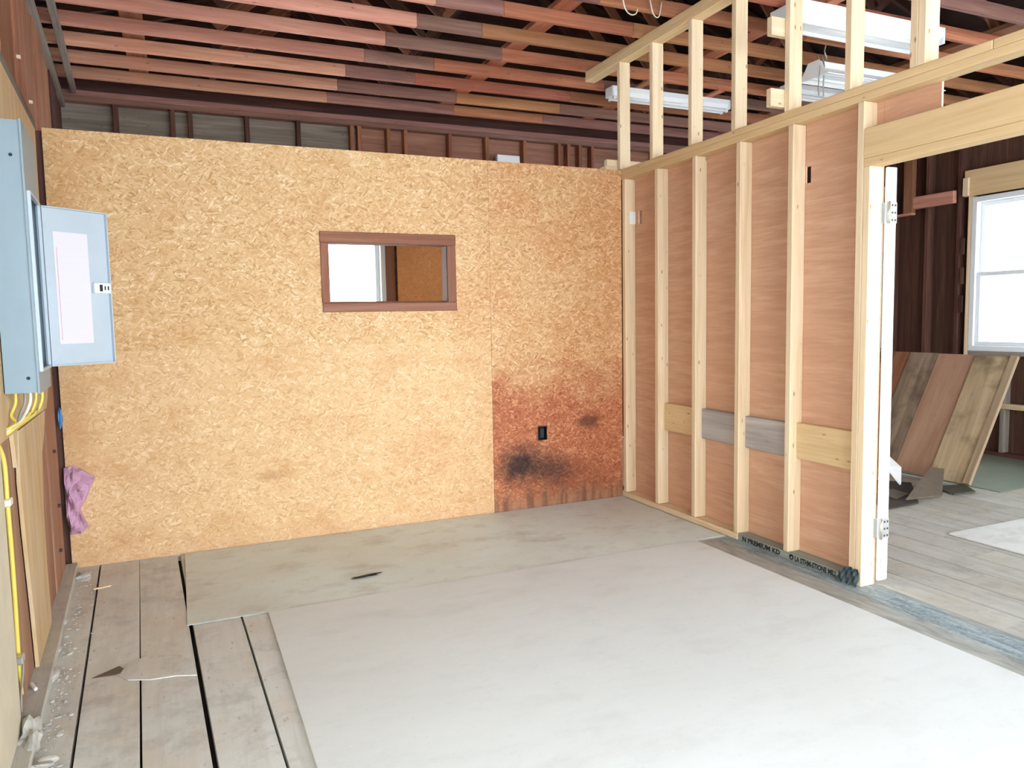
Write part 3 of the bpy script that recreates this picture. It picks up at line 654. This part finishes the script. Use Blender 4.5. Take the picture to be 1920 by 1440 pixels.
# pink insulation tuft poking out at the left edge of the strand board
rnd = random.Random(4); bm = bmesh.new()
outline = [(-3.668, .58), (-3.62, .59), (-3.575, .56), (-3.515, .515), (-3.545, .45), (-3.57, .39), (-3.60, .34), (-3.585, .29), (-3.565, .235), (-3.60, .20), (-3.655, .195), (-3.672, .30), (-3.67, .45)]
cx = -3.622; cz = .40; rings = []
NR = 9
for r in range(NR+1):
    t = r/NR; ring = []
    for (x, z) in [((outline[i][0]*(1-f)+outline[(i+1) % len(outline)][0]*f), (outline[i][1]*(1-f)+outline[(i+1) % len(outline)][1]*f)) for i in range(len(outline)) for f in (0, .5)]:
        px, pz = cx+(x-cx)*t, cz+(z-cz)*t
        ring.append(bm.verts.new((px, -.012-.055*(1-t*t)**.5+.011*math.sin(px*95+pz*40)+.010*math.sin(pz*70-px*50)+rnd.uniform(-.005, .005), pz)))
    rings.append(ring)
n = len(rings[0])
for A, B in zip(rings, rings[1:]):
    for i in range(n): bm.faces.new([A[i], A[(i+1) % n], B[(i+1) % n], B[i]])
bmesh.ops.remove_doubles(bm, verts=rings[0], dist=.02)
back = [bm.verts.new((v.co.x, -.001, v.co.z)) for v in rings[-1]]
for i in range(n): bm.faces.new([rings[-1][i], rings[-1][(i+1) % n], back[(i+1) % n], back[i]])
bm.faces.new(back)
tag(fin('insulation_tuft', bm, PINK), 'crumpled pink insulation tuft sticking out at the left edge of the strand board', 'insulation')

# ------------------------------------------------------------------ small things on the walls and ceiling
jb = tag(empty('junction_box', (.12, BY-.001, 2.96)), 'white box on the back wall peeping over the strand board', 'box')
box('box_body', (-.115, .125), (-.06, 0), (-.07, .06), VINYL, jb, .006); box('box_lid', (-.12, .13), (-.066, -.0605), (-.075, .065), VINYL, jb, .003)
def strip_light(x0, x1, y, zt, label, wd=.11, ht=.075):
    L = tag(empty('strip_light', ((x0+x1)/2, y, zt)), label, 'light fixture', 'white strip lights under the joists')
    h = (x1-x0)/2
    for e in (-.6, .6): box('mounting_board', (e*h-.035, e*h+.035), (-.24, .24), (-.0005, .0175), joistR('y'), L, .002)
    bm = bmesh.new()
    prof = [(-wd/2, -.001), (wd/2, -.001), (wd/2, -ht*.55), (wd*.28, -ht), (-wd*.28, -ht), (-wd/2, -ht*.55)]
    A = [bm.verts.new((-h, a, b)) for a, b in prof]; B = [bm.verts.new((h, a, b)) for a, b in prof]
    bm.faces.new(A); bm.faces.new(B[::-1])
    for i in range(6): bm.faces.new([A[i], A[(i+1) % 6], B[(i+1) % 6], B[i]])
    fin('housing', bm, LIGHTW, L)
    for s in (-1, 1):
        box('end_cap', (s*h-.012 if s > 0 else -h-.006, h+.006 if s > 0 else -h+.012), (-wd/2-.004, wd/2+.004), (-ht-.006, -.001), VINYL, L, .003)
        tube('tube', [(-h+.03, s*wd*.3, -ht-.012), (h-.03, s*wd*.3, -ht-.012)], .014, LIGHTW, L, 10)
        for e in (-1, 1): box('lamp_holder', (e*(h-.022)-.008, e*(h-.022)+.008), (s*wd*.3-.014, s*wd*.3+.014), (-ht-.03, -ht+.001), VINYL, L, .002)
    return L
strip_light(.36, 1.58, .74, 3.282, 'white strip light behind the tall studs nearest the strand board')
strip_light(.52, 1.82, -1.08, 3.282, 'large white strip light seen between the tall studs, nearest the door header', .24, .10)
strip_light(1.72, 2.94, .16, 3.282, 'white strip light mostly hidden behind the partition top plate')
# hanging shop light with a bent reflector
sl = tag(empty('shop_light', (1.85, -.62, 3.12)), 'hanging shop light with a folded white reflector and dangling cords', 'light fixture')
bm = bmesh.new(); prof = [(-.13, -.06), (-.10, -.045), (-.045, 0), (.045, 0), (.10, -.045), (.13, -.06), (.128, -.066), (.095, -.052), (.04, -.01), (-.04, -.01), (-.095, -.052), (-.128, -.066)]
A = [bm.verts.new((-.61, a, b)) for a, b in prof]; B = [bm.verts.new((.61, a, b)) for a, b in prof]
bm.faces.new(A); bm.faces.new(B[::-1])
for i in range(12): bm.faces.new([A[i], A[(i+1) % 12], B[(i+1) % 12], B[i]])
fin('reflector', bm, LIGHTW, sl); box('ballast_box', (-.58, .58), (-.04, .04), (.001, .05), LIGHTW, sl, .006)
for s in (-1, 1):
    tube('tube', [(-.58, s*.06, -.045), (.58, s*.06, -.045)], .013, LIGHTW, sl, 10)
    tube('hook', [(s*.5, 0, .05), (s*.5+.01, 0, .09), (s*.5-.01, .0, .13), (s*.5, 0, .178)], .005, ZINC, sl)
prism('end_plate', [(-.13, -.066), (.13, -.066), (.05, .05), (-.05, .05)], 'x', -.616, -.611, LIGHTW, sl)
for k in range(2): tube('cord', [(-.60+.04*k, -.02, .09), (-.612+.04*k, -.06, 0), (-.615+.045*k, -.05, -.10), (-.612+.045*k, -.05, -.2)], .005, GCAB, sl)
cb = tag(empty('ceiling_hook_plate', (.83, -1.14, 3.30)), 'small white hook plate with a wire on a joist above the strip light', 'bracket')
box('plate', (-.08, .08), (-.03, .06), (-.008, -.0005), LIGHTW, cb, .002); tube('wire', [(.0, 0, -.008), (.004, .0, -.05), (0, .004, -.11)], .004, ZINC, cb)
for k, (pts, lab) in enumerate((([(-.45, -.72, 3.40), (-.42, -.71, 3.28), (-.36, -.68, 3.25), (-.30, -.66, 3.27), (-.27, -.64, 3.34)], 'longer loop of white wire hanging between joists above the tall frame'),
        ([(-.23, -.70, 3.38), (-.2, -.7, 3.27), (-.15, -.69, 3.26), (-.12, -.68, 3.36)], 'shorter loop of white wire hanging between joists above the tall frame'))):
    cable('ceiling_wire', pts, .004, WCAB, lab)

# ------------------------------------------------------------------ boards leaning in the far room
def lean(y0, y1, mat, label, t=.02, dx=0, zt=.99, xb=2.47, xt=3.0):
    a = Vector((xb+dx, (y0+y1)/2, .012)); b = Vector((xt+dx, (y0+y1)/2, zt))
    d = (b-a).normalized(); n = Vector((-d.z, 0, d.x))      # towards -x and up
    o = bar('leaning_board', a+n*t/2+Vector((0, 0, .008)), b+n*t/2, y1-y0, t, mat, None, upv=n, bev=.002)
    return tag(o, label, 'board', 'boards leaning in the far room')
stained = wood('stained_plywood', sr(150, 130, 100), sr(178, 156, 124), sr(198, 178, 146), 'x', 0, .03, 0, .7, 8, sr(84, 74, 58), .95)
brownp = wood('brown_panel', sr(146, 112, 90), sr(168, 132, 108), sr(182, 148, 122), 'x', .2, .03, 0, .7, 5)
greyp = wood('dirty_grey_board', sr(96, 78, 64), sr(140, 120, 100), sr(168, 148, 124), 'x', .1, .03, 0, .7, 5, sr(66, 50, 42), .9)
lean(-.995, -.70, stained, 'pale plywood board with a dark stain leaning in the far room', .014, .0)
lean(-1.055, -.998, wood('edge_strip', sr(128, 106, 84), sr(158, 136, 110), sr(184, 164, 138), 'x', .1, .03), 'narrow strip board leaning at the right end of the row of boards', .03)
lean(-.695, -.36, brownp, 'plain brown panel leaning between the stained plywood and the dirty grey board', .014, .02)
lean(-.355, -.08, greyp, 'dirty grey board with dark patches leaning left of the brown panel', .02, .03)
lean(-.075, .20, oldred('x'), 'dark red-brown board leaning nearest the door post', .02, .04)
sh = tag(empty('sawhorse', (3.13, -.22, .0)), 'low timber trestle hidden behind the leaning boards', 'trestle')
box('beam', (-.045, .045), (-.4, .4), (.90, .938), oldgrey('y'), sh)
for sx in (-1, 1):
    for sy in (-.3, .3): bar('leg', (sx*.10, sy, .013), (sx*.02, sy, .90), .038, .07, oldgrey('x'), sh, (0, 1, 0))
def slab(name, corners, t, mat, label, cat='scrap'):
    P = [Vector(c) for c in corners]; n = (P[1]-P[0]).cross(P[-1]-P[0]).normalized()
    if n.z < 0: n = -n
    o0 = sum(P, Vector())/len(P); bm = bmesh.new()
    A = [bm.verts.new(p-o0) for p in P]; B = [bm.verts.new(p-o0+n*t) for p in P]
    bm.faces.new(A); bm.faces.new(B[::-1]); m = len(P)
    for i in range(m): bm.faces.new([A[i], A[(i+1) % m], B[(i+1) % m], B[i]])
    return tag(fin(name, bm, mat, None, o0), label, cat)
slab('board_offcut', [(1.62, -1.16, .03), (1.99, -1.16, .012), (2.46, -.83, .10), (2.30, -.83, .13)], .018, CARD, 'grey-brown offcut lying tilted at the foot of the leaning boards')
slab('board_offcut', [(1.93, -.86, .045), (2.13, -.70, .13), (2.05, -.62, .24), (1.84, -.80, .19)], .014, WHITE, 'white painted offcut sticking up beside the door jamb')
slab('cardboard_sheet', [(1.38, -1.22, .004), (1.70, -1.20, .004), (2.20, -.75, .004), (1.98, -.45, .004), (1.55, -.75, .004)], .012, plain('dark_cardboard', sr(64, 54, 46), .85, 0, .3), 'dark cardboard sheet lying flat under the offcuts', 'cardboard')
slab('cardboard_sheet', [(1.62, -1.08, .018), (1.83, -1.02, .018), (1.86, -.86, .018), (1.68, -.84, .018)], .006, CARD, 'small pale cardboard piece lying on the dark sheet', 'cardboard')
slab('floor_mat', [(2.13, -1.16, .010), (2.34, -1.18, .010), (2.50, -.98, .010), (2.22, -.93, .010)], .008, plain('dark_green_mat', sr(82, 82, 70), .9, 0, .3), 'dark greenish scrap lying flat before the stained plywood', 'scrap')

# ------------------------------------------------------------------ debris along the left wall
rnd = random.Random(11); bm = bmesh.new()
def crumb(c, s):
    b2 = bmesh.ops.create_icosphere(bm, subdivisions=1, radius=1)['verts']
    k = [rnd.uniform(.5, 1.3) for _ in range(3)]
    for v in b2: v.co = Vector((c[0]+v.co.x*s*k[0]*rnd.uniform(.7, 1.3), c[1]+v.co.y*s*k[1]*rnd.uniform(.7, 1.3), c[2]+(v.co.z+.5)*s*.5*k[2]))
for _ in range(230):
    y = -2.5+2.4*rnd.random(); edge = -3.63-.047*y
    x = edge+.012+abs(rnd.gauss(0, .035)); crumb((x, y, .001), rnd.choice((.003, .004, .005, .007, .010)))
for _ in range(35): crumb((rnd.uniform(-3.6, -2.0), rnd.uniform(-.2, -.02), .009), rnd.uniform(.002, .006))
tag(fin('plaster_crumbs', bm, PLASTER), 'pale plaster crumbs scattered along the foot of the walls', 'debris', kind='stuff')
for k, (x, y, s, lab) in enumerate(((-3.555, -2.02, (.035, .09, .05), 'largest white plaster lump at the lower left by the wallboard'), (-3.605, -1.22, (.03, .05, .02), 'flat plaster lump at the foot of the tan plywood strip'),
        (-3.585, -1.52, (.025, .06, .018), 'long plaster lump beside the red board foot'), (-3.50, -2.17, (.04, .03, .016), 'small plaster lump on the floor by the first board gap'),
        (-3.62, -.95, (.03, .05, .016), 'plaster lump below the torn plywood edge'), (-3.60, -.22, (.05, .05, .02), 'grey plaster lump in the corner under the pink tuft'))):
    tag(lump('plaster_lump', (x, y, s[2]*.5), s, PLASTER, k+5, rough=.5), lab, 'plaster lump', 'plaster lumps along the left wall')
tag(bar('wood_splinter', (-3.515, -.455, .006), (-3.435, -.435, .006), .016, .008, pine('x')), 'pale wood splinter lying across the first floor gap', 'splinter')
tag(bar('wood_splinter', (-3.612, -1.62, .045), (-3.588, -1.68, .045), .012, .012, WHITE), 'white splinter lying on the sill by the red board', 'splinter')
tag(lump('floor_scrap', (-2.19, -.915, .0105), (.055, .014, .0035), BLACK, 9, rough=.6), 'thin black scrap lying on the greenish floor sheet', 'scrap')
# crumpled gasket at the foot of the door post
bm = bmesh.new(); rnd = random.Random(2); NX, NZ = 12, 6; g = []
for i in range(NX):
    row = []
    for j in range(NZ):
        y = -2.055-.13*i/(NX-1); z = (.085*min(1, .35+i/6))*j/(NZ-1)
        row.append(bm.verts.new((-.012-.010*math.sin(i*1.9+j)-.012*(1-j/(NZ-1))+rnd.uniform(-.004, .002), y, z+.002)))
    g.append(row)
for i in range(NX-1):
    for j in range(NZ-1): bm.faces.new([g[i][j], g[i+1][j], g[i+1][j+1], g[i][j+1]])
bmesh.ops.solidify(bm, geom=bm.faces[:], thickness=.003)
tag(fin('sill_gasket', bm, TEAL), 'crumpled dark teal gasket strip at the foot of the door post', 'gasket')
